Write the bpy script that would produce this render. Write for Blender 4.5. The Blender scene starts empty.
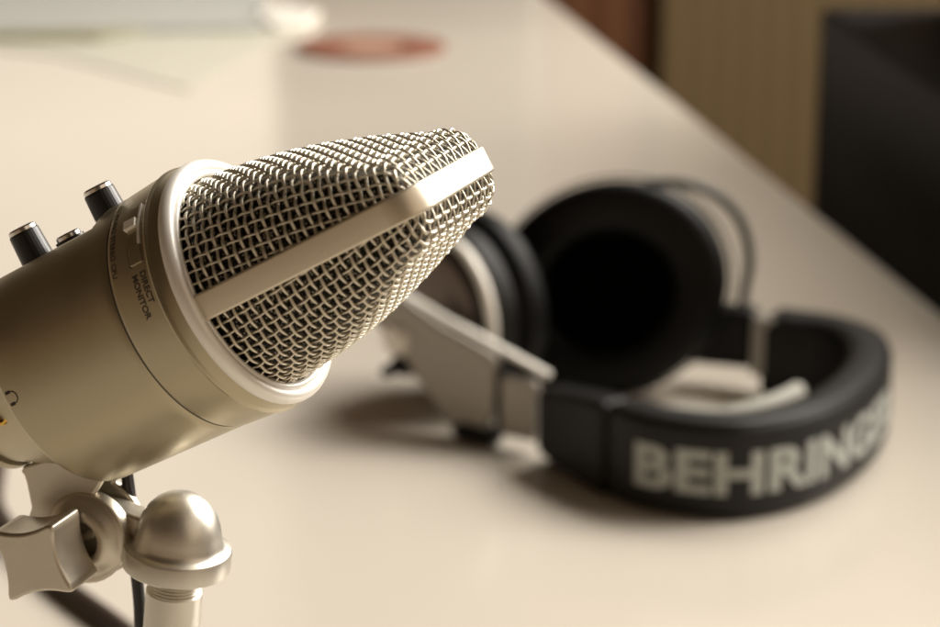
import bpy, bmesh, math, random
import numpy as np
from mathutils import Vector, Matrix
random.seed(7)
PI = math.pi
S = 0.001                      # everything below is written in millimetres
scene = bpy.context.scene
COL = scene.collection

# ------------------------------------------------------------------ materials
def nodes(name):
    m = bpy.data.materials.new(name); m.use_nodes = True
    nt = m.node_tree; b = nt.nodes['Principled BSDF']
    return m, nt, b

def mat(name, col, rough=.5, metal=0., bump=0., bscale=800., var=0., vscale=60., coat=0., sheen=0., rvar=0., spec=.5, aniso=0.):
    m, nt, b = nodes(name)
    b.inputs['Base Color'].default_value = (*col, 1)
    b.inputs['Roughness'].default_value = rough
    b.inputs['Metallic'].default_value = metal
    b.inputs['Specular IOR Level'].default_value = spec
    if coat: b.inputs['Coat Weight'].default_value = coat; b.inputs['Coat Roughness'].default_value = .15
    if sheen: b.inputs['Sheen Weight'].default_value = sheen; b.inputs['Sheen Roughness'].default_value = .4
    if aniso: b.inputs['Anisotropic'].default_value = aniso
    tc = nt.nodes.new('ShaderNodeTexCoord')
    if var or rvar:
        n = nt.nodes.new('ShaderNodeTexNoise'); n.inputs['Scale'].default_value = vscale; n.inputs['Detail'].default_value = 6
        nt.links.new(tc.outputs['Object'], n.inputs['Vector'])
        if var:
            r = nt.nodes.new('ShaderNodeMapRange'); r.inputs['From Min'].default_value = .3; r.inputs['From Max'].default_value = .7
            r.inputs['To Min'].default_value = 1 - var; r.inputs['To Max'].default_value = 1 + var
            mx = nt.nodes.new('ShaderNodeVectorMath'); mx.operation = 'SCALE'; mx.inputs[0].default_value = col
            nt.links.new(n.outputs['Fac'], r.inputs['Value']); nt.links.new(r.outputs['Result'], mx.inputs['Scale'])
            nt.links.new(mx.outputs['Vector'], b.inputs['Base Color'])
        if rvar:
            r = nt.nodes.new('ShaderNodeMapRange'); r.inputs['From Min'].default_value = .3; r.inputs['From Max'].default_value = .7
            r.inputs['To Min'].default_value = rough - rvar; r.inputs['To Max'].default_value = rough + rvar
            nt.links.new(n.outputs['Fac'], r.inputs['Value']); nt.links.new(r.outputs['Result'], b.inputs['Roughness'])
    if bump:
        n = nt.nodes.new('ShaderNodeTexNoise'); n.inputs['Scale'].default_value = bscale; n.inputs['Detail'].default_value = 3
        nt.links.new(tc.outputs['Object'], n.inputs['Vector'])
        bp = nt.nodes.new('ShaderNodeBump'); bp.inputs['Strength'].default_value = bump; bp.inputs['Distance'].default_value = .0002
        nt.links.new(n.outputs['Fac'], bp.inputs['Height']); nt.links.new(bp.outputs['Normal'], b.inputs['Normal'])
    return m

M = {}
M['satin'] = mat('satin_champagne_metal', (.43, .375, .262), .37, .95, bump=.09, bscale=5000, rvar=.035, var=.02, vscale=120)
M['rim'] = mat('bright_satin_metal', (.88, .85, .79), .42, .25, bump=.06, bscale=2600)
M['band'] = mat('band_metal', (.68, .61, .49), .40, .8, bump=.08, bscale=2200)
M['wire'] = mat('wire_metal', (.70, .645, .53), .38, .85)
M['stand'] = mat('brushed_stand_metal', (.66, .63, .56), .37, .9, bump=.07, bscale=1800, rvar=.04, vscale=200)
M['stand2'] = mat('cast_metal', (.60, .55, .46), .39, .88, bump=.09, bscale=1800, rvar=.04, vscale=200)
M['gloss_black'] = mat('gloss_black_plastic', (.012, .011, .010), .33)
M['chrome'] = mat('knob_top_metal', (.75, .72, .68), .22, 1)
M['gold'] = mat('gold_contact', (.9, .58, .14), .22, 1)
M['hole'] = mat('dark_hollow', (.006, .005, .005), .6)
M['seam'] = mat('grey_gasket', (.085, .078, .068), .5)
M['ink'] = mat('printed_ink', (.035, .026, .018), .6)
M['cable'] = mat('black_rubber_cable', (.018, .017, .016), .38)
M['brown_cable'] = mat('dark_brown_cable', (.05, .030, .020), .5)
M['foamblack'] = mat('black_leatherette', (.003, .0028, .0025), .5, 0, bump=.5, bscale=500, spec=.22)
M['leather'] = mat('padded_black_leatherette', (.008, .0076, .007), .5, 0, spec=.33, bump=.5, bscale=600, rvar=.05, vscale=80)
M['black'] = mat('matte_black_plastic', (.007, .0062, .006), .5, 0, spec=.3, bump=.2, bscale=900)
M['cloth'] = mat('speaker_cloth', (.0015, .0015, .0015), .95, 0, spec=.05, bump=.5, bscale=1500)
M['silver'] = mat('silver_plastic', (.36, .33, .29), .42, .45, bump=.1)
M['silver_ring'] = mat('pale_silver_plastic', (.84, .80, .72), .4, .2)
M['cup_back'] = mat('grey_brown_cup_cover', (.19, .15, .13), .38, .5)
M['print'] = mat('silver_grey_print', (.42, .44, .41), .5, 0, var=.06, vscale=300)
M['pad'] = mat('pale_grey_strip', (.42, .41, .36), .7, 0, bump=.4, bscale=500)

def table_mat():
    m, nt, b = nodes('pale_laminate')
    tc = nt.nodes.new('ShaderNodeTexCoord')
    n = nt.nodes.new('ShaderNodeTexNoise'); n.inputs['Scale'].default_value = 3; n.inputs['Detail'].default_value = 4
    nt.links.new(tc.outputs['Object'], n.inputs['Vector'])
    cr = nt.nodes.new('ShaderNodeValToRGB')
    cr.color_ramp.elements[0].position = .3; cr.color_ramp.elements[0].color = (.61, .555, .475, 1)
    cr.color_ramp.elements[1].position = .7; cr.color_ramp.elements[1].color = (.66, .60, .515, 1)
    nt.links.new(n.outputs['Fac'], cr.inputs['Fac']); nt.links.new(cr.outputs['Color'], b.inputs['Base Color'])
    n2 = nt.nodes.new('ShaderNodeTexNoise'); n2.inputs['Scale'].default_value = 700; n2.inputs['Detail'].default_value = 2
    nt.links.new(tc.outputs['Object'], n2.inputs['Vector'])
    bp = nt.nodes.new('ShaderNodeBump'); bp.inputs['Strength'].default_value = .08; bp.inputs['Distance'].default_value = .0003
    nt.links.new(n2.outputs['Fac'], bp.inputs['Height']); nt.links.new(bp.outputs['Normal'], b.inputs['Normal'])
    b.inputs['Roughness'].default_value = .15
    return m
M['table'] = table_mat()

def ribs_mat(name, c1, c2, freq):
    m, nt, b = nodes(name)
    tc = nt.nodes.new('ShaderNodeTexCoord')
    w = nt.nodes.new('ShaderNodeTexWave'); w.wave_type = 'BANDS'; w.bands_direction = 'X'
    w.inputs['Scale'].default_value = freq; w.inputs['Distortion'].default_value = 1.2; w.inputs['Detail'].default_value = 3; w.inputs['Detail Scale'].default_value = .3
    nt.links.new(tc.outputs['Object'], w.inputs['Vector'])
    cr = nt.nodes.new('ShaderNodeValToRGB')
    cr.color_ramp.elements[0].color = (*c1, 1); cr.color_ramp.elements[1].color = (*c2, 1)
    nt.links.new(w.outputs['Fac'], cr.inputs['Fac']); nt.links.new(cr.outputs['Color'], b.inputs['Base Color'])
    b.inputs['Roughness'].default_value = .55
    return m
M['wood'] = ribs_mat('striped_tan_veneer', (.115, .075, .030), (.15, .098, .042), 9)
M['redwood'] = ribs_mat('dark_red_brown_wood', (.09, .030, .008), (.13, .05, .015), 6)
M['floor'] = mat('dark_brown_floor', (.06, .035, .02), .4, var=.2, vscale=4)
M['case'] = mat('black_case_plastic', (.005, .0045, .0045), .6, 0, spec=.18, bump=.2, bscale=200)
M['case2'] = mat('case_recess_shade', (.004, .004, .004), .6)
M['paper'] = mat('cream_paper', (.62, .60, .50), .6, var=.03, vscale=20)
M['paper2'] = mat('grey_white_paper', (.50, .50, .47), .5, var=.03, vscale=20)
M['white'] = mat('white_paper', (.86, .82, .74), .6)
M['edge_shade'] = mat('olive_grey_edge_shade', (.33, .31, .20), .6)
M['terra'] = mat('red_brown_felt', (.22, .085, .05), .8, var=.12, vscale=60)
M['terra2'] = mat('pale_red_brown_centre', (.42, .28, .20), .7)

def liner_mat():
    m, nt, b = nodes('fine_inner_mesh')
    tc = nt.nodes.new('ShaderNodeTexCoord')
    v = nt.nodes.new('ShaderNodeTexVoronoi'); v.inputs['Scale'].default_value = 1250
    nt.links.new(tc.outputs['Object'], v.inputs['Vector'])
    cr = nt.nodes.new('ShaderNodeValToRGB'); cr.color_ramp.interpolation = 'LINEAR'
    cr.color_ramp.elements[0].position = .16; cr.color_ramp.elements[0].color = (.50, .46, .37, 1)  # pale dots paint the glints of the fine mesh
    cr.color_ramp.elements[1].position = .36; cr.color_ramp.elements[1].color = (.02, .017, .013, 1)
    nt.links.new(v.outputs['Distance'], cr.inputs['Fac']); nt.links.new(cr.outputs['Color'], b.inputs['Base Color'])
    b.inputs['Metallic'].default_value = .8; b.inputs['Roughness'].default_value = .35
    bp = nt.nodes.new('ShaderNodeBump'); bp.inputs['Strength'].default_value = .8; bp.inputs['Distance'].default_value = .0003; bp.invert = True
    nt.links.new(v.outputs['Distance'], bp.inputs['Height']); nt.links.new(bp.outputs['Normal'], b.inputs['Normal'])
    return m
M['liner'] = liner_mat()

# ------------------------------------------------------------------ builders
class Frame:
    """local (x,y,z) in mm -> world mm"""
    def __init__(s, o, x, y, z):
        s.o = np.array(o, float); s.m = np.array([x, y, z], float)
    def __call__(s, v):
        return np.asarray(v, float) @ s.m + s.o
W0 = Frame((0, 0, 0), (1, 0, 0), (0, 1, 0), (0, 0, 1))

def frame_axis(o, z, up=(0, 0, 1)):
    z = np.array(z, float); z /= np.linalg.norm(z)
    x = np.cross(up, z); x /= np.linalg.norm(x); y = np.cross(z, x)
    return Frame(o, x, y, z)

class Geo:
    def __init__(s): s.v = []; s.f = []; s.n = 0
    def add(s, v, f):
        v = np.asarray(v, float); s.v.append(v); s.f += [tuple(i + s.n for i in q) for q in f]; s.n += len(v); return s

ROOTLOC = {}
def link(name, geo, m, parent=None, smooth=35, bevel=0, bseg=3, loc=None, subd=0):
    v = np.concatenate(geo.v)
    if parent is not None:
        base = ROOTLOC[parent.name]
    else:
        base = np.array(loc if loc is not None else (0, 0, 0), float)
    me = bpy.data.meshes.new(name)
    me.from_pydata([tuple(p) for p in ((v - base) * S)], [], geo.f)
    me.validate(); me.update()
    bm = bmesh.new(); bm.from_mesh(me); bmesh.ops.recalc_face_normals(bm, faces=bm.faces); bm.to_mesh(me); bm.free()
    me.materials.append(m)
    me.polygons.foreach_set('use_smooth', [True] * len(me.polygons))
    me.set_sharp_from_angle(angle=math.radians(smooth))
    o = bpy.data.objects.new(name, me); COL.objects.link(o)
    if parent is not None: o.parent = parent
    else: o.location = tuple(base * S)
    ROOTLOC[o.name] = base
    if bevel:
        b = o.modifiers.new('Bevel', 'BEVEL'); b.width = bevel * S; b.segments = bseg; b.limit_method = 'ANGLE'; b.angle_limit = math.radians(30)
        b.harden_normals = False
    if subd:
        b = o.modifiers.new('Subdivision', 'SUBSURF'); b.levels = subd; b.render_levels = subd
    return o

def empty(name, loc, label, cat, group=None):
    o = bpy.data.objects.new(name, None); COL.objects.link(o); o.empty_display_size = .01
    o.location = tuple(np.array(loc, float) * S); ROOTLOC[o.name] = np.array(loc, float)
    return tag(o, label, cat, group)

def tag(o, label=None, cat=None, group=None, kind=None):
    if label: o['label'] = label
    if cat: o['category'] = cat
    if group: o['group'] = group
    if kind: o['kind'] = kind
    return o

def lathe(fr, prof, seg=96, clip=None, g=None, start=0, closed=False):
    """prof: list of (axial, radius) about local x ; ring plane = y,z"""
    g = g or Geo(); n = len(prof); v = []
    for a, r in prof:
        for k in range(seg):
            t = 2 * PI * k / seg
            p = [a, r * math.cos(t), r * math.sin(t)]
            if clip: p = clip(p)
            v.append(p)
    f = []
    rng = n if closed else n - 1
    for i in range(rng):
        i2 = (i + 1) % n
        for k in range(seg):
            k2 = (k + 1) % seg
            f.append((i * seg + k, i * seg + k2, i2 * seg + k2, i2 * seg + k))
    if not closed:
        if prof[0][1] > 1e-6: f.append(tuple(range(seg))[::-1])
        if prof[-1][1] > 1e-6: f.append(tuple((n - 1) * seg + k for k in range(seg)))
    g.add(fr(v), f); return g

def prism(fr, poly, z0, z1, g=None):
    g = g or Geo(); n = len(poly)
    v = [(x, y, z0) for x, y in poly] + [(x, y, z1) for x, y in poly]
    f = [tuple(range(n))[::-1], tuple(range(n, 2 * n))] + [(i, (i + 1) % n, n + (i + 1) % n, n + i) for i in range(n)]
    g.add(fr(v), f); return g

def box(fr, x0, x1, y0, y1, z0, z1, g=None):
    return prism(fr, [(x0, y0), (x1, y0), (x1, y1), (x0, y1)], z0, z1, g)

def catmull(P, n=12, closed=False):
    P = np.array(P, float); out = []
    m = len(P); rng = range(m if closed else m - 1)
    for i in rng:
        if closed: a, b, c, d = P[(i - 1) % m], P[i], P[(i + 1) % m], P[(i + 2) % m]
        else:
            b, c = P[i], P[i + 1]; a = P[i - 1] if i > 0 else 2 * b - c; d = P[i + 2] if i + 2 < m else 2 * c - b
        for k in range(n):
            t = k / n
            out.append(.5 * ((2 * b) + (c - a) * t + (2 * a - 5 * b + 4 * c - d) * t * t + (3 * b - a - 3 * c + d) * t ** 3))
    if not closed: out.append(P[-1])
    return np.array(out)

def sweep(path, section, up=(0, 0, 1), closed=False, g=None, caps=True, scales=None):
    """section (u,v): u along side = up x tangent ... v along up"""
    g = g or Geo(); P = np.asarray(path, float); n = len(P); up = np.array(up, float)
    if closed: T = np.roll(P, -1, 0) - np.roll(P, 1, 0)
    else: T = np.gradient(P, axis=0)
    T /= np.linalg.norm(T, axis=1)[:, None]
    U = np.cross(T, up); U /= np.linalg.norm(U, axis=1)[:, None] + 1e-12; V = np.cross(U, T)
    m = len(section); v = []
    for i in range(n):
        sc = scales[i] if scales is not None else (1, 1)
        for a, b in section: v.append(P[i] + U[i] * a * sc[0] + V[i] * b * sc[1])
    f = []
    for i in range(n if closed else n - 1):
        j = (i + 1) % n
        for k in range(m): f.append((i * m + k, i * m + (k + 1) % m, j * m + (k + 1) % m, j * m + k))
    if not closed and caps: f += [tuple(range(m))[::-1], tuple((n - 1) * m + k for k in range(m))]
    g.add(v, f); return g

def circ(r, n=12, ry=None): return [(r * math.cos(2 * PI * k / n), (ry or r) * math.sin(2 * PI * k / n)) for k in range(n)]
def rrect(w, h, r, n=5):
    o = []
    for cx, cy, a0 in ((w / 2 - r, h / 2 - r, 0), (-w / 2 + r, h / 2 - r, 90), (-w / 2 + r, -h / 2 + r, 180), (w / 2 - r, -h / 2 + r, 270)):
        for k in range(n + 1):
            a = math.radians(a0 + 90 * k / n); o.append((cx + r * math.cos(a), cy + r * math.sin(a)))
    return o
def tube(path, r, n=12, up=(0, 0, 1), g=None, closed=False): return sweep(path, circ(r, n), up, closed, g)

def text_geo(s, width, height, mapping, bold=0., ext=.1, maxedge=1.0, font_shear=0, spacing=1.0):
    """text fitted into width x height, then mapping(x, y, z)->world mm"""
    cu = bpy.data.curves.new('lettering_source', 'FONT'); cu.body = s; cu.size = 1; cu.offset = bold; cu.space_character = spacing
    cu.extrude = .5; cu.resolution_u = 6; cu.shear = font_shear
    ob = bpy.data.objects.new('lettering_source', cu); COL.objects.link(ob)
    dg = bpy.context.evaluated_depsgraph_get(); dg.update()
    me = bpy.data.meshes.new_from_object(ob.evaluated_get(dg))
    bpy.data.objects.remove(ob); bpy.data.curves.remove(cu)
    bm = bmesh.new(); bm.from_mesh(me); bpy.data.meshes.remove(me)
    bmesh.ops.remove_doubles(bm, verts=bm.verts, dist=1e-5)
    xs = [v.co.x for v in bm.verts]; ys = [v.co.y for v in bm.verts]
    x0, x1, y0, y1 = min(xs), max(xs), min(ys), max(ys)
    for v in bm.verts:
        v.co.x = (v.co.x - x0) / (x1 - x0) * width; v.co.y = (v.co.y - y0) / (y1 - y0) * height; v.co.z = (v.co.z + .5) * ext
    bmesh.ops.triangulate(bm, faces=bm.faces)
    for _ in range(4):
        long = [e for e in bm.edges if e.calc_length() > maxedge]
        if not long: break
        bmesh.ops.subdivide_edges(bm, edges=long, cuts=1)
        bmesh.ops.triangulate(bm, faces=bm.faces)
    bm.verts.index_update()
    g = Geo(); g.add([mapping(*v.co) for v in bm.verts], [tuple(v.index for v in f.verts) for f in bm.faces]); bm.free()
    return g

# ================================================================== MICROPHONE
# local axes: x = along the body to the tip (A), y = out of the near side (R), z = W
A = np.array((0.81895507, -0.30492399, 0.48614191)); R = np.array((-0.3476334, -0.93762724, -0.00248673)); Wd = np.cross(A, R)
C0 = np.array((-47.799, 461.697, 234.912))
F = Frame(C0, A, R, Wd)
mic = empty('microphone', C0 - A * 60, 'champagne metal studio microphone with a woven wire grille, tilted on its small stand', 'microphone')

def flat(p):
    if p[0] < -20.4:
        k = min(1., (-20.4 - p[0]) / 1.6); k = k * k * (3 - 2 * k)
        lim = -(28.2 - 2.9 * k)
        if p[2] < lim: p[2] = lim
    return p
body = link('body', lathe(F, [(-52.6, 18), (-52.6, 24.6), (-52.3, 25.6), (-51.8, 26.4), (-51.0, 26.9), (-50, 27.05)] +
            [(a, 27.1 + (a + 50) * .02) for a in (-45, -40, -35, -30, -26, -23, -22, -21.6, -21.2, -20.8, -20.4, -20.0, -19, -18)] + [(-16.2, 27.75), (-15.7, 27.6)], 256, flat), M['satin'], mic, smooth=22)
link('seam', lathe(F, [(-16.0, 20), (-16.0, 27.5), (-15.1, 27.5), (-15.1, 20)], 192, closed=False), M['seam'], mic)
collar = link('collar', lathe(F, [(-15.3, 26.5), (-15.3, 27.6), (-15.0, 27.8), (-14.5, 27.9), (-10, 28.2), (-6, 28.45), (-4.9, 28.5), (-4.6, 28.75), (-4.25, 28.85), (-3.9, 28.7), (-3.65, 28.45), (-3.4, 28.32), (-1.0, 28.1), (-.9, 24)], 256), M['satin'], mic, smooth=28)
# bright rolled rim and the smaller inner lip
def ringprof(ca, cr, ra, rr, n=24): return [(ca + ra * math.sin(2 * PI * k / n), cr + rr * math.cos(2 * PI * k / n)) for k in range(n)]
rim = link('rim_ring', lathe(F, ringprof(.15, 26.7, 1.95, 1.75), 256, closed=True), M['rim'], mic)
link('inner_lip', lathe(F, ringprof(.9, 24.95, 1.1, .95), 256, closed=True), M['rim'], rim)

# --- grille surface
LM = 46.4; L1 = 49.6; L2 = 12.5
def profile(u):
    """u in mm along the sloping face; returns a, r, w"""
    if u <= L1:
        k = u / L1
        return LM * k, 24.7 - 2.1 * k, 27.8 - 17.6 * k ** 1.35
    k = min(1., (u - L1) / L2); p = k * PI / 2
    return LM + 7.6 * math.sin(p) ** 1.0, 22.6 - 4.8 * (1 - math.cos(p)), 10.2 * max(.0, math.cos(p)) ** .8 + .02
UL = L1 + L2
PH = np.linspace(0, 2 * PI, 1441)
def section(u, off=0.):
    a, r, w = profile(u); r -= off; w = max(.02, w - off)
    x = r * np.cos(PH); y = r * np.sin(PH)
    n = 7.
    d = (1 + np.abs(y / w) ** n) ** (1 / n)
    y = y / d
    P = np.stack([np.full_like(x, a), x, y], 1)
    s = np.concatenate([[0], np.cumsum(np.linalg.norm(np.diff(P, axis=0), axis=1))]); s /= s[-1]
    return P, s
def surf_pts(u, t, off=0.):
    P, s = section(u, off); t = np.mod(t, 1.)
    return np.stack([np.interp(t, s, P[:, k]) for k in range(3)], 1)

NQ = 15                                  # lengthwise wires per quarter turn of the sheet
NC = 28                                  # hoops across
_gu = np.linspace(0, UL, 240)
_gv = np.array([np.linalg.norm(np.diff(section(u)[0], axis=0), axis=1).sum() / 4. for u in _gu])
def girth(u): return float(np.interp(u, _gu, _gv))
L0 = girth(.1)
def pitch(u): return L0 * (1 - .35 * (1 - girth(max(u, .05)) / L0)) / NQ
u0, u1 = .6, UL - .25
us = [u0 + (u1 - u0) * (i + .5) / NC for i in range(NC)]
def normals(fn, u, t):
    e = .15; du = fn(min(u + e, UL - .01), t) - fn(u - e, t); dt = fn(u, t + .002) - fn(u, t - .002)
    n = np.cross(dt, du); n /= np.linalg.norm(n, axis=1)[:, None] + 1e-9
    return n
def wires(g, P, Nn, rad, closed, seg=7):
    """P (n,3) path, Nn outward normals -> tube"""
    n = len(P)
    T = (np.roll(P, -1, 0) - np.roll(P, 1, 0)) if closed else np.gradient(P, axis=0)
    T /= np.linalg.norm(T, axis=1)[:, None] + 1e-9
    B = np.cross(T, Nn); B /= np.linalg.norm(B, axis=1)[:, None] + 1e-9; N2 = np.cross(B, T)
    v = np.empty((n, seg, 3))
    for k in range(seg):
        a = 2 * PI * k / seg; v[:, k] = P + rad * (math.cos(a) * N2 + math.sin(a) * B)
    f = []
    for i in range(n if closed else n - 1):
        j = (i + 1) % n
        for k in range(seg): f.append((i * seg + k, i * seg + (k + 1) % seg, j * seg + (k + 1) % seg, j * seg + k))
    g.add(F(v.reshape(-1, 3)), f)
gw = Geo()
NT = 384
ts = np.arange(NT) / float(NT)
rng = np.random.RandomState(3)
for i, u in enumerate(us):
    P = surf_pts(u, ts); Nn = normals(surf_pts, u, ts)
    j = (np.where(ts < .5, ts - .25, ts - .75)) * 4 * girth(u) / pitch(u)
    s = np.cos(PI * j) * (1 if i % 2 == 0 else -1)
    amp = .33 if u < UL - 3 else .25
    wires(gw, P + Nn * (s * amp + .015 * rng.randn())[:, None], Nn, .36, True)
uu = np.linspace(-.8, UL - .1, NC * 6)
idx = (uu - u0) / (u1 - u0) * NC - .5
SEC = [section(max(u, .01)) for u in uu]
def interp_sec(sec_, t):
    t = t % 1.; return np.array([np.interp(t, sec_[1], sec_[0][:, k]) for k in range(3)])
for sheet in (.25, .75):
    for j in range(-(NQ - 1), NQ):
        keep = []; tt = []
        for u in uu:
            p = j * pitch(u); L = girth(max(u, .05))
            if abs(p) > L - .8: break
            keep.append(u); tt.append(sheet + p / (4 * L))
        if len(keep) < 8: continue
        PP = np.array([interp_sec(SEC[k], t) + np.array([min(u, 0), 0, 0]) for k, (u, t) in enumerate(zip(keep, tt))])
        DT = np.array([interp_sec(SEC[k], t + .002) - interp_sec(SEC[k], t - .002) for k, t in enumerate(tt)])
        NN = np.cross(DT, np.gradient(PP, axis=0)); NN /= np.linalg.norm(NN, axis=1)[:, None] + 1e-9
        s = -np.cos(PI * idx[:len(keep)]) * (1 if j % 2 == 0 else -1)
        wires(gw, PP + NN * (s * .24)[:, None], NN, .27, False)
grille = link('grille', gw, M['wire'], mic, smooth=180)
# fine inner mesh shell behind the coarse weave
g = Geo(); rows = [surf_pts(u, np.arange(160) / 160., .0) for u in np.linspace(0.01, UL - .05, 60)]
cen = np.array([0, 0, 0]); V = []
for q, u in enumerate(np.linspace(0.01, UL - .05, 60)):
    Q = surf_pts(u, np.arange(160) / 160., 1.25); Q[:, 0] -= 1.2; V.append(Q)
V = np.concatenate(V); fc = [(i * 160 + k, i * 160 + (k + 1) % 160, (i + 1) * 160 + (k + 1) % 160, (i + 1) * 160 + k) for i in range(59) for k in range(160)]
g.add(F(V), fc); link('inner_mesh', g, M['liner'], grille, smooth=180)

# --- band over the grille (path in x,y ; swept, width along z)
rc = 7.8
pts = [(-.6, 25.6), (12, 25.0), (24, 24.4), (34, 23.8), (43, 23.5)]
yc, xc = 23.35 - rc, 47.3
side = [np.array((x, y, 0)) for x, y in pts]
arc = [np.array((xc + rc * math.sin(k * PI / 2 / 24), yc + rc * math.cos(k * PI / 2 / 24), 0)) for k in range(25)]
half = side + arc
top = [np.array((xc + rc + .25 * math.cos(k * PI / 2), y, 0)) for k, y in ((.8, 8), (0, 0), (.8, -8))]
path = half + top + [p * np.array((1, -1, 1)) for p in half[::-1]]
band_sec = [(u, v) for u, v in rrect(1.5, 5.9, .6, 5)]
band = link('band', sweep(F(np.array(path)), band_sec, up=Wd), M['band'], mic, smooth=50)

# --- controls
def axis_frame(p, axis): # lathe axis = x
    axis = np.array(axis, float); axis /= np.linalg.norm(axis)
    y = np.cross(axis, A if abs(np.dot(axis, A)) < .9 else R); y /= np.linalg.norm(y)
    return Frame(p, axis, y, np.cross(axis, y))
def control(a, name):
    fr = axis_frame(F((a, 0, -25.3)), -Wd)
    g = Geo(); n = 30
    prof = [(0, 3.75), (6.3, 3.55), (6.9, 3.5)]
    k = link(name, lathe(fr, [(0, 3.8), (.4, 3.8), (6.6, 3.55), (7.0, 3.35)], 30), M['gloss_black'], mic, smooth=10)
    link('knob_cap', lathe(fr, [(6.9, 3.3), (7.7, 3.3), (8.1, 2.9), (8.15, 0.001)], 48), M['chrome'], k)
    return k
control(-22.9, 'knob'); control(-45.3, 'knob')
fr = axis_frame(F((-35.3, 0, -25.3)), -Wd)
bt = link('button', lathe(fr, [(0, 2.9), (1.7, 2.9), (2.1, 2.5), (2.15, .001)], 40), M['chrome'], mic)
link('button_collar', lathe(fr, [(0, 3.4), (.9, 3.4), (1.0, 3.1), (1.0, 2.95)], 40), M['gloss_black'], bt)

def cyl(a, th, rad): th = math.radians(th); return F((a, rad * math.cos(th), rad * math.sin(th)))
def patch(a0, a1, t0, t1, r0, r1, n=10, g=None):
    g = g or Geo(); v = []
    for k in range(n + 1):
        th = t0 + (t1 - t0) * k / n
        v += [cyl(a0, th, r0), cyl(a1, th, r0), cyl(a1, th, r1), cyl(a0, th, r1)]
    f = [(0, 1, 2, 3), tuple(4 * n + i for i in (3, 2, 1, 0))]
    for k in range(n):
        for i in range(4): f.append((4 * k + i, 4 * k + (i + 1) % 4, 4 * k + 4 + (i + 1) % 4, 4 * k + 4 + i))
    g.add(v, f); return g
sw = link('switch_slot', patch(-9.0, -6.0, -60, -38.2, 28.0, 28.47), M['satin'], mic, smooth=20)
link('lit_slot_edge', patch(-6.2, -5.7, -60, -38.2, 28.2, 28.85), M['rim'], sw, smooth=20)  # paler metal paints the light caught on the slot wall
link('slider', patch(-9.6, -6.6, -52, -47.5, 28.2, 29.3), M['white'], sw, smooth=20)
cov = link('switch_cover', patch(-8.9, -5.7, -38.2, -29.4, 28.0, 28.75), M['satin'], mic, smooth=20, bevel=.15)
link('cover_outline', patch(-9.15, -8.9, -38.2, -29.2, 28.0, 28.6), M['hole'], cov)

rad_at = lambda a: 28.2 + (a + 10) * (.0625 if a > -10 else .0667)
def arc_text(name, s, a_base, h, t0, t1, rad, bold=0., parent=None):
    width = math.radians(t1 - t0) * rad
    def mp(x, y, z):
        return cyl(a_base + y, t0 + math.degrees(x / rad), rad_at(a_base + y) + .01 + z * .6)
    return link(name, text_geo(s, width, h, mp, bold, .08, .6), M['ink'], parent, smooth=30)
rr = lambda a: 28.2 + (a + 10) * .0625
arc_text('lettering', 'DIRECT', -7.1, 1.55, -25.6, -11.2, 28.33, .03, collar)
arc_text('lettering', 'MONITOR', -9.35, 1.55, -25.4, -5.6, 28.20, .03, collar)
arc_text('lettering', 'MONO STEREO CPU', -14.3, 1.25, -64, -28.5, 27.93, .0, collar)
# headphone symbol printed above the jack
g = Geo(); ca, ct = -49.2, -2.2
arcp = [cyl(ca + 1.35 * math.cos(q), ct + math.degrees(1.35 * math.sin(q) / 27.1), 27.13) for q in np.linspace(math.radians(-118), math.radians(118), 28)]
tube(arcp, .13, 6, up=R, g=g)
for sgn in (-1, 1):
    q = math.radians(112) * sgn
    patch(ca + 1.35 * math.cos(q) - .65, ca + 1.35 * math.cos(q) + .45, ct + math.degrees(1.45 * math.sin(q) / 27.1) - .75, ct + math.degrees(1.45 * math.sin(q) / 27.1) + .75, 26.9, 27.2, 3, g)
link('symbol', g, M['ink'], body)
# tapered foot of the body with lip, and the gold jack
link('tail', lathe(F, [(-52.4, 23.0), (-53.2, 22.6), (-62, 18.6), (-72, 14.3), (-73, 14.9), (-75, 14.9), (-76, 14.3), (-76.2, 13)], 128), M['satin'], mic, smooth=28)
fr = axis_frame(F((-60.2, 17.9, 1.6)), R)
jk = link('jack', lathe(fr, [(0, 2.2), (1.6, 2.2), (1.9, 2.0), (1.9, 1.4), (.8, 1.3), (.8, .01)], 48), M['gold'], mic)

# ================================================================== STAND
st_up = A * .587 * 1 + Wd * -.81; st_up /= np.linalg.norm(st_up)
capc = F((-49.8, 0, 48.5))
tbase = capc - st_up * ((capc[2]) / st_up[2])
stand = empty('microphone_stand', tbase, 'silver metal table stand with domed cap, hinge and wing nut holding the microphone', 'stand')
FS = Frame(capc, st_up, R, np.cross(st_up, R))
dome = [(-2.6, 5), (-2.6, 11.9), (-2.2, 12.3), (1.9, 12.3), (2.35, 12.1), (2.5, 11.6), (2.7, 10.9), (3.2, 10.35), (4.2, 10.0), (6, 9.7), (8, 9.25), (10, 8.5), (12, 7.3), (13.5, 5.9), (14.7, 4.1), (15.35, 2.1), (15.5, .01)]
link('cap', lathe(FS, dome, 128), M['stand'], stand, smooth=40)
L = float(np.linalg.norm(capc - tbase))
link('post', lathe(FS, [(-L + 5, 6.5), (-8.6, 6.5), (-8.3, 6.3), (-8.0, 5.8), (-7.6, 6.25), (-7.2, 5.8), (-6.8, 6.25), (-6.4, 5.8), (-6.0, 6.25), (-5.6, 5.8), (-5.2, 6.25), (-4.8, 5.8), (-2.4, 5.8)], 96), M['stand'], stand, smooth=30)
fb = Frame((tbase[0], tbase[1], 0), (0, 0, 1), (1, 0, 0), (0, 1, 0))
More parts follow.
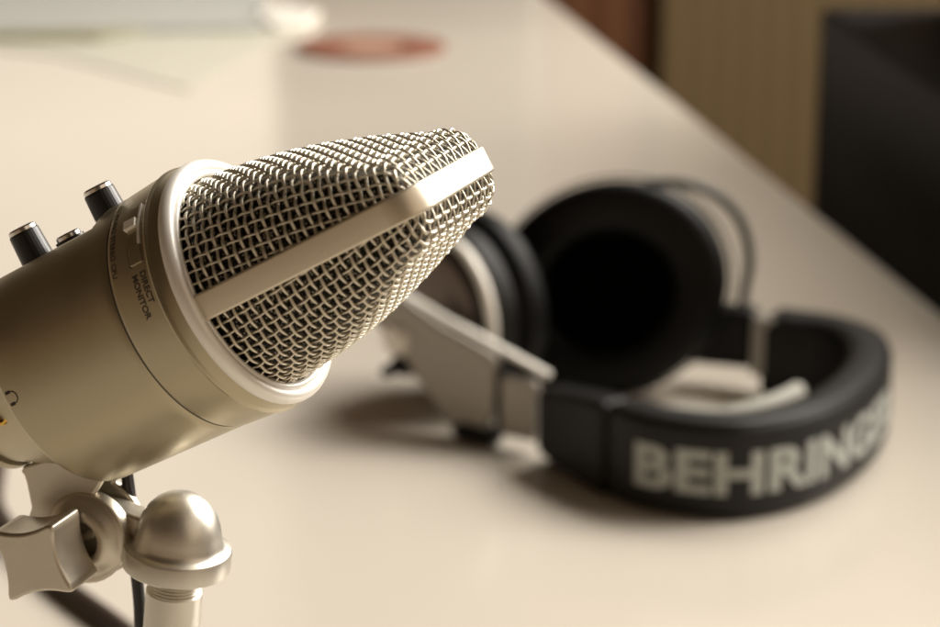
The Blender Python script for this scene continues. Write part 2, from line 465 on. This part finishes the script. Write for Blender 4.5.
link('base_plate', lathe(fb, [(0.2, 44), (4, 45), (6.5, 43), (8, 14), (9, 10), (12, 9), (14, .01)], 128), M['stand2'], stand, smooth=30)

# hinge arm between cap and hinge disc : prism in the (x,z) plane, thick along y
FH = Frame(C0, A, Wd, R)                      # poly coordinates (a, w), depth r
up2 = np.array((.587, -.81)); rt2 = np.array((.81, .587))
cap2 = np.array((-49.8, 48.5)); hinge = np.array((-65.3, 35.0))
def P2(base, u, v): q = np.array(base) + rt2 * u + up2 * v; return (q[0], q[1])
def disc2(c, r, a0=0, a1=360, n=48): return [(c[0] + r * math.cos(math.radians(a0 + (a1 - a0) * k / n)), c[1] + r * math.sin(math.radians(a0 + (a1 - a0) * k / n))) for k in range(n)]
# tongue: disc joined to the cap by a straight bar
link('tongue', prism(FH, [(-62.5, 28.2), (-57.5, 32.2), (-53.5, 35.8), (-49.5, 39), (-56.5, 47.5), (-62.0, 45.6), (-66.5, 45.8), (-71, 45), (-76, 42), (-78, 35), (-76, 28.5), (-70, 25.2)], -4.0, 2.6), M['stand2'], stand, bevel=.7)
link('hinge_boss', lathe(Frame(F((hinge[0], 0, hinge[1])), R, A, Wd), [(2.4, 10.2), (5.2, 10.2), (5.7, 9.9), (6.0, 9.2), (6.3, 8.6), (7.8, 7.6), (8.6, 6.2), (8.8, 5.2), (8.6, 4.6), (4.0, 4.4), (4.0, .01)], 96), M['stand2'], stand, smooth=40)
link('hinge_hollow', lathe(Frame(F((hinge[0], 0, hinge[1])), R, A, Wd), [(4.1, 4.35), (4.3, 4.35), (4.3, .01)], 48), M['hole'], stand)
# fork plates rising from the hinge to the tail of the microphone
def plate(z0, z1, c=(0, 0)):
    outer = [(-80.5, 20.5), (-77.3, 23.6), (-75.2, 25.8)]
    return outer
forkpoly = [(-72.6, 14.6), (-73.6, 18.5), (-75.6, 24.0), (-78.8, 26.6), (-83.5, 26.5), (-84.5, 30), (-81, 32.4), (-78.9, 34.8)]
forkpoly += [(-67.6 + 11.3 * math.cos(math.radians(a)), 34.8 + 11.3 * math.sin(math.radians(a))) for a in range(170, -41, -10)]
forkpoly += [(-57.0, 26.6), (-54.0, 25.0), (-56, 19.5), (-62, 16)]
fk = link('fork_plate', prism(FH, [(a, w) for a, w in forkpoly if True], 2.7, 5.0), M['stand2'], stand, bevel=.6)
link('fork_plate', prism(FH, [(a, w) for a, w in forkpoly], -6.6, -4.2), M['stand2'], stand, bevel=.6)
link('fork_bridge', prism(FH, [(-73.5, 15.2), (-73, 17.8), (-60, 22), (-55.5, 20.5), (-58, 17)], -6.5, 4.9), M['stand2'], stand, bevel=.6)
# bolt and four-lobed wing nut
wc = np.array((-70.4, 33.9))
def lobed():
    tips = [56, 151, 241, 329]; o = []
    T4 = [wc + 13.2 * np.array((math.cos(math.radians(a)), math.sin(math.radians(a)))) for a in tips]
    for i in range(4):
        p, q = T4[i], T4[(i + 1) % 4]; m = (p + q) / 2; c = wc + (m - wc) * (1 - 4.6 / np.linalg.norm(m - wc))
        for k in range(1, 24):
            t = .15 + .70 * (k - 1) / 22.
            o.append(tuple((1 - t) ** 2 * p + 2 * t * (1 - t) * c + t * t * q))
        o.append(tuple(wc + (q - wc) * .885))
    return o
wn = link('wing_nut', prism(FH, lobed(), 9.5, 21.5), M['stand2'], stand, bevel=.8, bseg=4, smooth=25)
link('bolt', lathe(Frame(F((hinge[0], 0, hinge[1])), R, A, Wd), [(-9, 2.2), (-6.8, 2.2), (5.2, 1.5), (9.6, 1.5)], 24), M['chrome'], stand)

# ================================================================== CABLES
cp = [F(p) for p in ((-49, -6, 12), (-53.5, -6, 22), (-56.0, -6, 28.2), (-58.9, -6, 34.6), (-63.8, -6, 44), (-69.3, -6, 55.4), (-72.6, -6, 61.5), (-80, -7, 76))]
p9 = cp[-1]
cp += [p9 + np.array(d, float) for d in ((2, 12, -35), (10, 50, -75))]
cp += [np.array((cp[-1][0] + 20, cp[-1][1] + 45, 22.)), np.array((cp[-1][0] + 20, cp[-1][1] + 120, 3.2)), np.array((-330., 700., 3.2))]
cb = link('cable', tube(catmull(cp, 14), 1.45, 14, up=(0, 1, 0)), M['cable'], loc=tuple(cp[0]), smooth=180)
tag(cb, 'thin glossy black cable hanging straight down behind the domed stand cap', 'cable')
cq = [(-232, 1040, 4.2), (-222, 985, 4.2), (-212, 930, 4.2), (-190, 880, 4.2), (-165, 838, 4.2), (-138, 800, 4.2), (-115, 765, 4.2), (-95, 725, 4.2), (-85, 660, 4.2)]
cb2 = link('cable', tube(catmull(cq, 14), 4.0, 14), M['brown_cable'], loc=cq[0], smooth=180)
tag(cb2, 'thick dark brown cable lying blurred on the table beyond the wing nut', 'cable')

# ================================================================== HEADPHONES
hp = empty('headphones', (120, 1000, 0), 'black and silver over-ear headphones lying on the table with silver lettering on the headband', 'headphones')
outer = [(60, 955), (69, 940), (84, 928), (112, 919), (134, 924), (155, 938), (174, 960), (191, 990), (203, 1022), (208, 1052), (202, 1078), (188, 1096), (172, 1105), (157, 1111)]
oc = catmull([(x, y, 0) for x, y in outer], 10)
# inward normals
T = np.gradient(oc, axis=0); T /= np.linalg.norm(T, axis=1)[:, None]
Nin = np.stack([-T[:, 1], T[:, 0], 0 * T[:, 0]], 1)
cline = oc + Nin * 10.5; HB = 23.4
cline[:, 2] = HB
sec = rrect(21, 46, 6.5, 6)
nn = len(cline); scl = [(min(1, .86 + .14 * min(i, nn - 1 - i) / 5.),) * 2 for i in range(nn)]
hb = link('headband', sweep(cline, sec, scales=scl), M['leather'], hp, smooth=60)
# piping seam along the top edge of the headband
g = Geo()
pl = oc + Nin * 2.6; pl[:, 2] = 45.0; tube(pl[3:-3], .9, 8, g=g); link('piping', g, M['leather'], hb)
# stitches
g = Geo(); sl = np.concatenate([[0], np.cumsum(np.linalg.norm(np.diff(pl, axis=0), axis=1))]); d = 12.
while d < sl[-1] - 10:
    q = [np.array([np.interp(x, sl, (oc + Nin * 1.1)[:, k]) for k in range(3)]) for x in (d, d + 2.2)]
    for p in q: p[2] = 42.6
    tube(np.array([q[0], (q[0] + q[1]) / 2, q[1]]), .35, 6, g=g); d += 3.6
link('stitching', g, M['print'] if False else M['black'], hb)
# lettering on the outer face
ol = np.concatenate([[0], np.cumsum(np.linalg.norm(np.diff(oc, axis=0), axis=1))])
def on_band(x, y, z):
    sx = 24.5 + x
    p = np.array([np.interp(sx, ol, oc[:, k]) for k in range(3)]); n = np.array([np.interp(sx, ol, Nin[:, k]) for k in range(3)])
    h = 12.6 + y
    # face curls in near the rounded edges
    dz = max(0., abs(h - HB) - 16.5); inn = 6.5 - math.sqrt(max(.01, 6.5 ** 2 - dz ** 2))
    return p - n * (z - .15 - inn) + np.array((0, 0, h))
link('lettering', text_geo('BEHRINGER', 186, 20.5, on_band, .035, .5, 2.5, spacing=1.02), M['print'], hb, smooth=40)
# pale strip inside the near half
pi_ = oc[4:58] + Nin[4:58] * 23.0; pi_ = pi_.copy(); pi_[:, 2] = np.linspace(35, 39, len(pi_))
link('inner_strip', sweep(pi_, rrect(8, 17, 3, 4), scales=[(1, .8 + .5 * k / 53.) for k in range(54)]), M['pad'], hb, smooth=60)

def vbox(p0, p1, z0, z1, th, g=None):
    p0 = np.array(p0, float); p1 = np.array(p1, float); d = (p1 - p0); l = np.linalg.norm(d); d /= l
    fr = Frame((p0[0], p0[1], 0), (d[0], d[1], 0), (-d[1], d[0], 0), (0, 0, 1))
    return box(fr, 0, l, -th / 2, th / 2, z0, z1, g)
# near side: hinge block, silver slider, yoke plate
link('slot', vbox((16.5, 1019.5), (13.5, 1021.5), 6, 40, 5), M['black'], hp, bevel=.5)
blk = link('hinge_block', prism(Frame((66, 957, 0), (-.537, .844, 0), (0, 0, 1), (.844, .537, 0)), [(-2, .5), (-2, 45), (10, 44.5), (44, 39), (52, 38), (52, 6), (42, 3)], -9, 9), M['black'], hp, bevel=4, bseg=5)
link('hinge_block', vbox((150, 1110), (114, 1122), 13, 45, 15), M['black'], hp, bevel=4, bseg=5)
link('slider_bar', vbox((33, 1009), (16, 1020), 7, 37, 6), M['silver'], hp, bevel=1.5)
link('slider_bar', vbox((161, 1097), (147, 1102), 13, 44, 16), M['silver'], hp, bevel=1.5)
yd = np.array((-.86, .5)); yd /= np.linalg.norm(yd)
FY = Frame((30, 1012, 0), (yd[0], yd[1], 0), (0, 0, 1), (-yd[1] * -1, -yd[0] * 1, 0))
yk = link('yoke', prism(FY, [(19, 46), (32, 51), (50, 57), (70, 67), (84, 72), (92, 66), (88, 52), (78, 46), (66, 31), (55, 18), (41, 5), (24, 6), (19.5, 20)], -3, 3.5), M['silver'], hp, bevel=1.6, bseg=3)
link('yoke_highlight', sweep(np.array([FY((x, z, 4)) for x, z in ((-7, 39), (6, 43.6), (19, 48.2), (32, 52.6), (50, 58.5), (70, 66.5), (84, 72))]), rrect(5, 3, 1.2, 3)), M['silver_ring'], yk, smooth=60)  # pale strip stands for the highlight on the yoke's top edge
link('hub', lathe(Frame(FY((70, 52, 4)), (FY.m[2]), FY.m[0], FY.m[1]), [(0, 12), (2.5, 12), (4, 10.5), (4.6, 6), (4.8, .01)], 48), M['silver'], yk, smooth=40)
link('foot_pad', prism(FY, [(19, -.5 + 1), (40, .8), (44, 7), (36, 10), (19, 8)], -5, 5), M['black'], hp, bevel=1.2)

def earcup(c, inner, R0, oval=1., shell=-20., ringmat='silver_ring', roll=0.):
    """lathe axis points from the shell towards the head side"""
    inner = np.array(inner, float); inner /= np.linalg.norm(inner)
    y = np.cross((0, 0, 1.), inner); y /= np.linalg.norm(y); z = np.cross(inner, y)
    q = math.radians(roll); y, z = y * math.cos(q) + z * math.sin(q), z * math.cos(q) - y * math.sin(q)
    fr = Frame(c, inner, y * oval, z)
    k = R0 / 50.
    sh = link('ear_cup', lathe(fr, [(-22, 30 * k), (-21.5, 37 * k), (-18, 42 * k), (-10, 45 * k), (-2, 46 * k), (0, 45 * k), (0, 20)], 96), M['black'], hp, smooth=40)
    link('cup_ring', lathe(fr, ringprof(shell, 40 * k, 3.8, 4.4, 16), 96, closed=True), M[ringmat], sh, smooth=60)
    link('cup_cover', lathe(fr, [(-21.4, 36.5 * k), (-22.4, 34 * k), (-23.6, 25 * k), (-24.4, 12 * k), (-24.6, .01)], 96), M['cup_back'], sh, smooth=60)
    prof = []
    n = 36
    for i in range(n):
        q = 2 * PI * i / n; cq_, sq = math.cos(q), math.sin(q)
        sg = lambda x: math.copysign(abs(x) ** .75, x)
        prof.append((9.5 + 9.5 * sg(sq), 37.5 * k + 12.5 * sg(cq_)))
    cu = link('cushion', lathe(fr, prof, 128, closed=True), M['foamblack'], sh, smooth=60)
    link('cushion_seam', lathe(fr, ringprof(4.0, 50.05 * k, .7, .6, 8), 128, closed=True), M['foamblack'], cu, smooth=60)
    link('driver_cloth', lathe(fr, [(2.0, 30 * k), (2.5, 15 * k), (2.2, .01)], 64), M['cloth'], sh)
    return fr
f2 = earcup((73, 1107, 57.5), (-.27, -.96, .06), 56, 1.17, -20., 'black', 28.)
f1 = earcup((-4, 1087, 52), (.76, .65, .02), 49, 1., -15.)
# near-side cable boot by the hub
hub = Frame((-38, 1062, 40), (-.6, -.75, -.1), (.78, -.62, 0), (0, .1, 1))
link('cable_boot', lathe(Frame((-30, 1052, 34), (-.75, -.6, -.2), (.62, -.78, 0), (-.16, -.12, .97)), [(-8, 7), (4, 7), (6, 6), (10, 3.4), (16, 3.0), (17, 2.4), (17, .01)], 40), M['black'], hp, smooth=40)
link('plug_collar', lathe(Frame((-34, 1052, 46), (-.75, -.6, -.2), (.62, -.78, 0), (-.16, -.12, .97)), [(-6, 9), (5, 9), (6, 8.2), (6, .01)], 40), M['silver_ring'], hp, smooth=40)
# thin lead that loops from the far cup over to the headband
lp = [(84, 1128, 100), (93, 1128, 106), (108, 1128, 107), (124, 1127, 103), (137, 1126, 93), (144, 1125, 80), (146, 1122, 66), (144, 1119, 54), (142, 1116, 42)]
link('lead', tube(catmull(lp, 10), 2.6, 12, up=(0, 1, 0)), M['cable'], hp, smooth=180)

# ================================================================== TABLE AND ROOM EDGE
def edgeX(y): return 236 - .1405 * (y - 1550)
g = prism(W0, [(-1500, -700), (edgeX(-700), -700), (edgeX(3400), 3400), (-1500, 3400)], -32, 0)
tb = link('table', g, M['table'], bevel=2, loc=(0, 1000, 0)); tag(tb, kind='structure')
tl = link('floor', prism(W0, [(-4000, -3000), (6000, -3000), (6000, 7000), (-4000, 7000)], -760, -740), M['floor']); tag(tl, kind='structure')
# legs so that the slab stands
for i, (x, y) in enumerate(((-1400, -600), (420, -600), (-1400, 3300), (-140, 3300))):
    pass

# cabinet with tan striped veneer beyond the right edge
cab = empty('cabinet', (700, 3300, -740), 'tan veneer cabinet with faint vertical stripes beyond the far right table edge', 'cabinet')
link('side_panel', box(W0, 268, 1300, 3100, 3500, -738, 900), M['wood'], cab, bevel=3)
dw = tag(link('door_post', box(W0, 100, 262, 3130, 3400, -739, 1300), M['redwood'], bevel=8, loc=(180, 3200, -740)), 'dark red-brown wooden post rising just past the upper table edge', 'post')
dw2 = tag(link('wall_panel', box(W0, -306, 98, 3460, 3500, -740, 1250), M['redwood'], loc=(0, 3480, -740)), 'dark brown wooden wall panel at the very top behind the table edge', 'panel')
# black case on the floor at the right
bc = empty('equipment_case', (520, 1800, -740), 'tall black case with a recessed side standing close to the right table edge', 'case')
g = Geo()
FB = Frame((0, 0, 0), (1, 0, 0), (0, 1, 0), (0, 0, 1))
link('case_shell', prism(W0, [(300, 1905), (345, 1130), (900, 1130), (900, 1905)], -739, 88), M['case'], bc, bevel=8)  # front lengthened out of view to darken the table edge
link('recess_panel', prism(W0, [(311, 1735), (327, 1545), (330, 1545), (314, 1735)], -140, -10), M['case2'], bc)  # flat darker panel standing in for a recess in shadow
link('shade_block', prism(W0, [(400, 1880), (400, 1160), (880, 1160), (880, 1880)], 88, 400), M['case'], bc, bevel=12)  # unseen block added to cast soft shade along the right table edge

# papers at the upper left
pp = link('paper_sheet', prism(W0, [(-640, 2330), (-405, 2175), (-253, 1985), (-175, 2360), (-350, 2560)], .4, 1.2), M['paper'], loc=(-300, 2200, 0))
tag(pp, 'cream sheet of paper pointing a corner toward the microphone grille', 'paper')
bk = empty('booklet', (-400, 2500, 0), 'thick pale grey booklet at the upper left with shade painted as an olive grey edge strip', 'booklet')
link('pages', prism(W0, [(-620, 2290), (-222, 2330), (-250, 2820), (-640, 2800)], 3.0, 9), M['paper2'], bk, bevel=1)
link('edge_shade', prism(W0, [(-626, 2272), (-380, 2262), (-340, 2322), (-640, 2300)], 2.7, 7), M['edge_shade'], bk, bevel=1)  # olive strip paints the shadow along the booklet's front edge
wp = link('folded_card', prism(Frame((-205, 2330, 0), (.98, .2, 0), (-.2, .98, 0), (0, 0, 1)), [(0, 0), (34, 6), (60, 90), (30, 160), (-20, 80)], 2, 9), M['white'], loc=(-190, 2400, 0), bevel=2)
tag(wp, 'small bright white folded card between the booklet and the red-brown ring', 'card')
co = empty('coaster', (-99, 2215, 0), 'round flat red-brown coaster with a paler middle lying far back on the table', 'coaster')
fc_ = Frame((-99, 2218, 0), (0, 0, 1), (1, 0, 0), (0, 1, 0))
link('coaster_rim', lathe(fc_, [(.5, 31), (.5, 74), (3, 76), (5, 74), (5.4, 60), (5, 36), (3, 31)], 96), M['terra'], co)
link('coaster_centre', lathe(fc_, [(.5, 30.5), (3.4, 30.5), (3.6, .01)], 96), M['terra2'], co)

# ================================================================== LIGHT
def area(name, loc, target, size, sy, power, col):
    l = bpy.data.lights.new(name, 'AREA'); l.shape = 'RECTANGLE'; l.size = size; l.size_y = sy; l.energy = power; l.color = col
    o = bpy.data.objects.new(name, l); COL.objects.link(o); o.location = loc
    d = Vector(target) - Vector(loc); o.rotation_euler = d.to_track_quat('-Z', 'Y').to_euler(); return o
area('window_light', (1.4, 1.66, 1.35), (0, .8, .05), 2.0, 1.8, 130, (1.0, .945, .865))
area('fill_light', (1.6, -.6, 1.1), (0, .9, .05), 1.6, 1.6, 6, (1.0, .80, .60))  # weak warm fill added from the right front
w = bpy.data.worlds.new('World'); scene.world = w; w.use_nodes = True
nt = w.node_tree; bg = nt.nodes['Background']
tc = nt.nodes.new('ShaderNodeTexCoord'); sp = nt.nodes.new('ShaderNodeSeparateXYZ'); cr = nt.nodes.new('ShaderNodeValToRGB')
mr = nt.nodes.new('ShaderNodeMapRange'); mr.inputs['From Min'].default_value = -1; mr.inputs['From Max'].default_value = 1
nt.links.new(tc.outputs['Generated'], sp.inputs[0]); nt.links.new(sp.outputs['Z'], mr.inputs['Value']); nt.links.new(mr.outputs['Result'], cr.inputs['Fac'])
e = cr.color_ramp.elements; e[0].position = .3; e[0].color = (.10, .06, .032, 1); e[1].position = 1; e[1].color = (.05, .034, .02, 1)
x = e.new(.52); x.color = (.30, .20, .12, 1); x = e.new(.62); x.color = (.045, .029, .016, 1)
# pale glow added low towards +Y to lay sheen on the table; rest dim
m1 = nt.nodes.new('ShaderNodeMapRange'); m1.interpolation_type = 'SMOOTHSTEP'; m1.inputs['From Min'].default_value = .45; m1.inputs['From Max'].default_value = .85
m2 = nt.nodes.new('ShaderNodeMapRange'); m2.interpolation_type = 'SMOOTHSTEP'; m2.inputs['From Min'].default_value = .55; m2.inputs['From Max'].default_value = .28
dt = nt.nodes.new('ShaderNodeVectorMath'); dt.operation = 'DOT_PRODUCT'; dt.inputs[1].default_value = (.35, .94, 0)
nt.links.new(tc.outputs['Generated'], dt.inputs[0]); nt.links.new(dt.outputs['Value'], m1.inputs['Value']); nt.links.new(sp.outputs['Z'], m2.inputs['Value'])
mm = nt.nodes.new('ShaderNodeMath'); mm.operation = 'MULTIPLY'
nt.links.new(m1.outputs['Result'], mm.inputs[0]); nt.links.new(m2.outputs['Result'], mm.inputs[1])
mx = nt.nodes.new('ShaderNodeMix'); mx.data_type = 'RGBA'; mx.inputs['B'].default_value = (.88, .76, .60, 1)
nt.links.new(mm.outputs[0], mx.inputs['Factor']); nt.links.new(cr.outputs['Color'], mx.inputs['A'])
nt.links.new(mx.outputs['Result'], bg.inputs['Color']); bg.inputs['Strength'].default_value = 1.0

# ================================================================== CAMERA
cd = bpy.data.cameras.new('camera'); cam = bpy.data.objects.new('camera', cd); COL.objects.link(cam)
cam.location = (0, 0, .36); cam.rotation_euler = (math.radians(74), 0, 0)
cd.lens = 2219 / 940 * 36; cd.sensor_width = 36; cd.clip_start = .01; cd.clip_end = 50
cd.dof.use_dof = True; cd.dof.focus_distance = .478; cd.dof.aperture_fstop = 14
scene.camera = cam
scene.view_settings.view_transform = 'Standard'; scene.view_settings.look = 'None'; scene.view_settings.exposure = .1; scene.view_settings.gamma = 1
scene.cycles.use_denoising = True
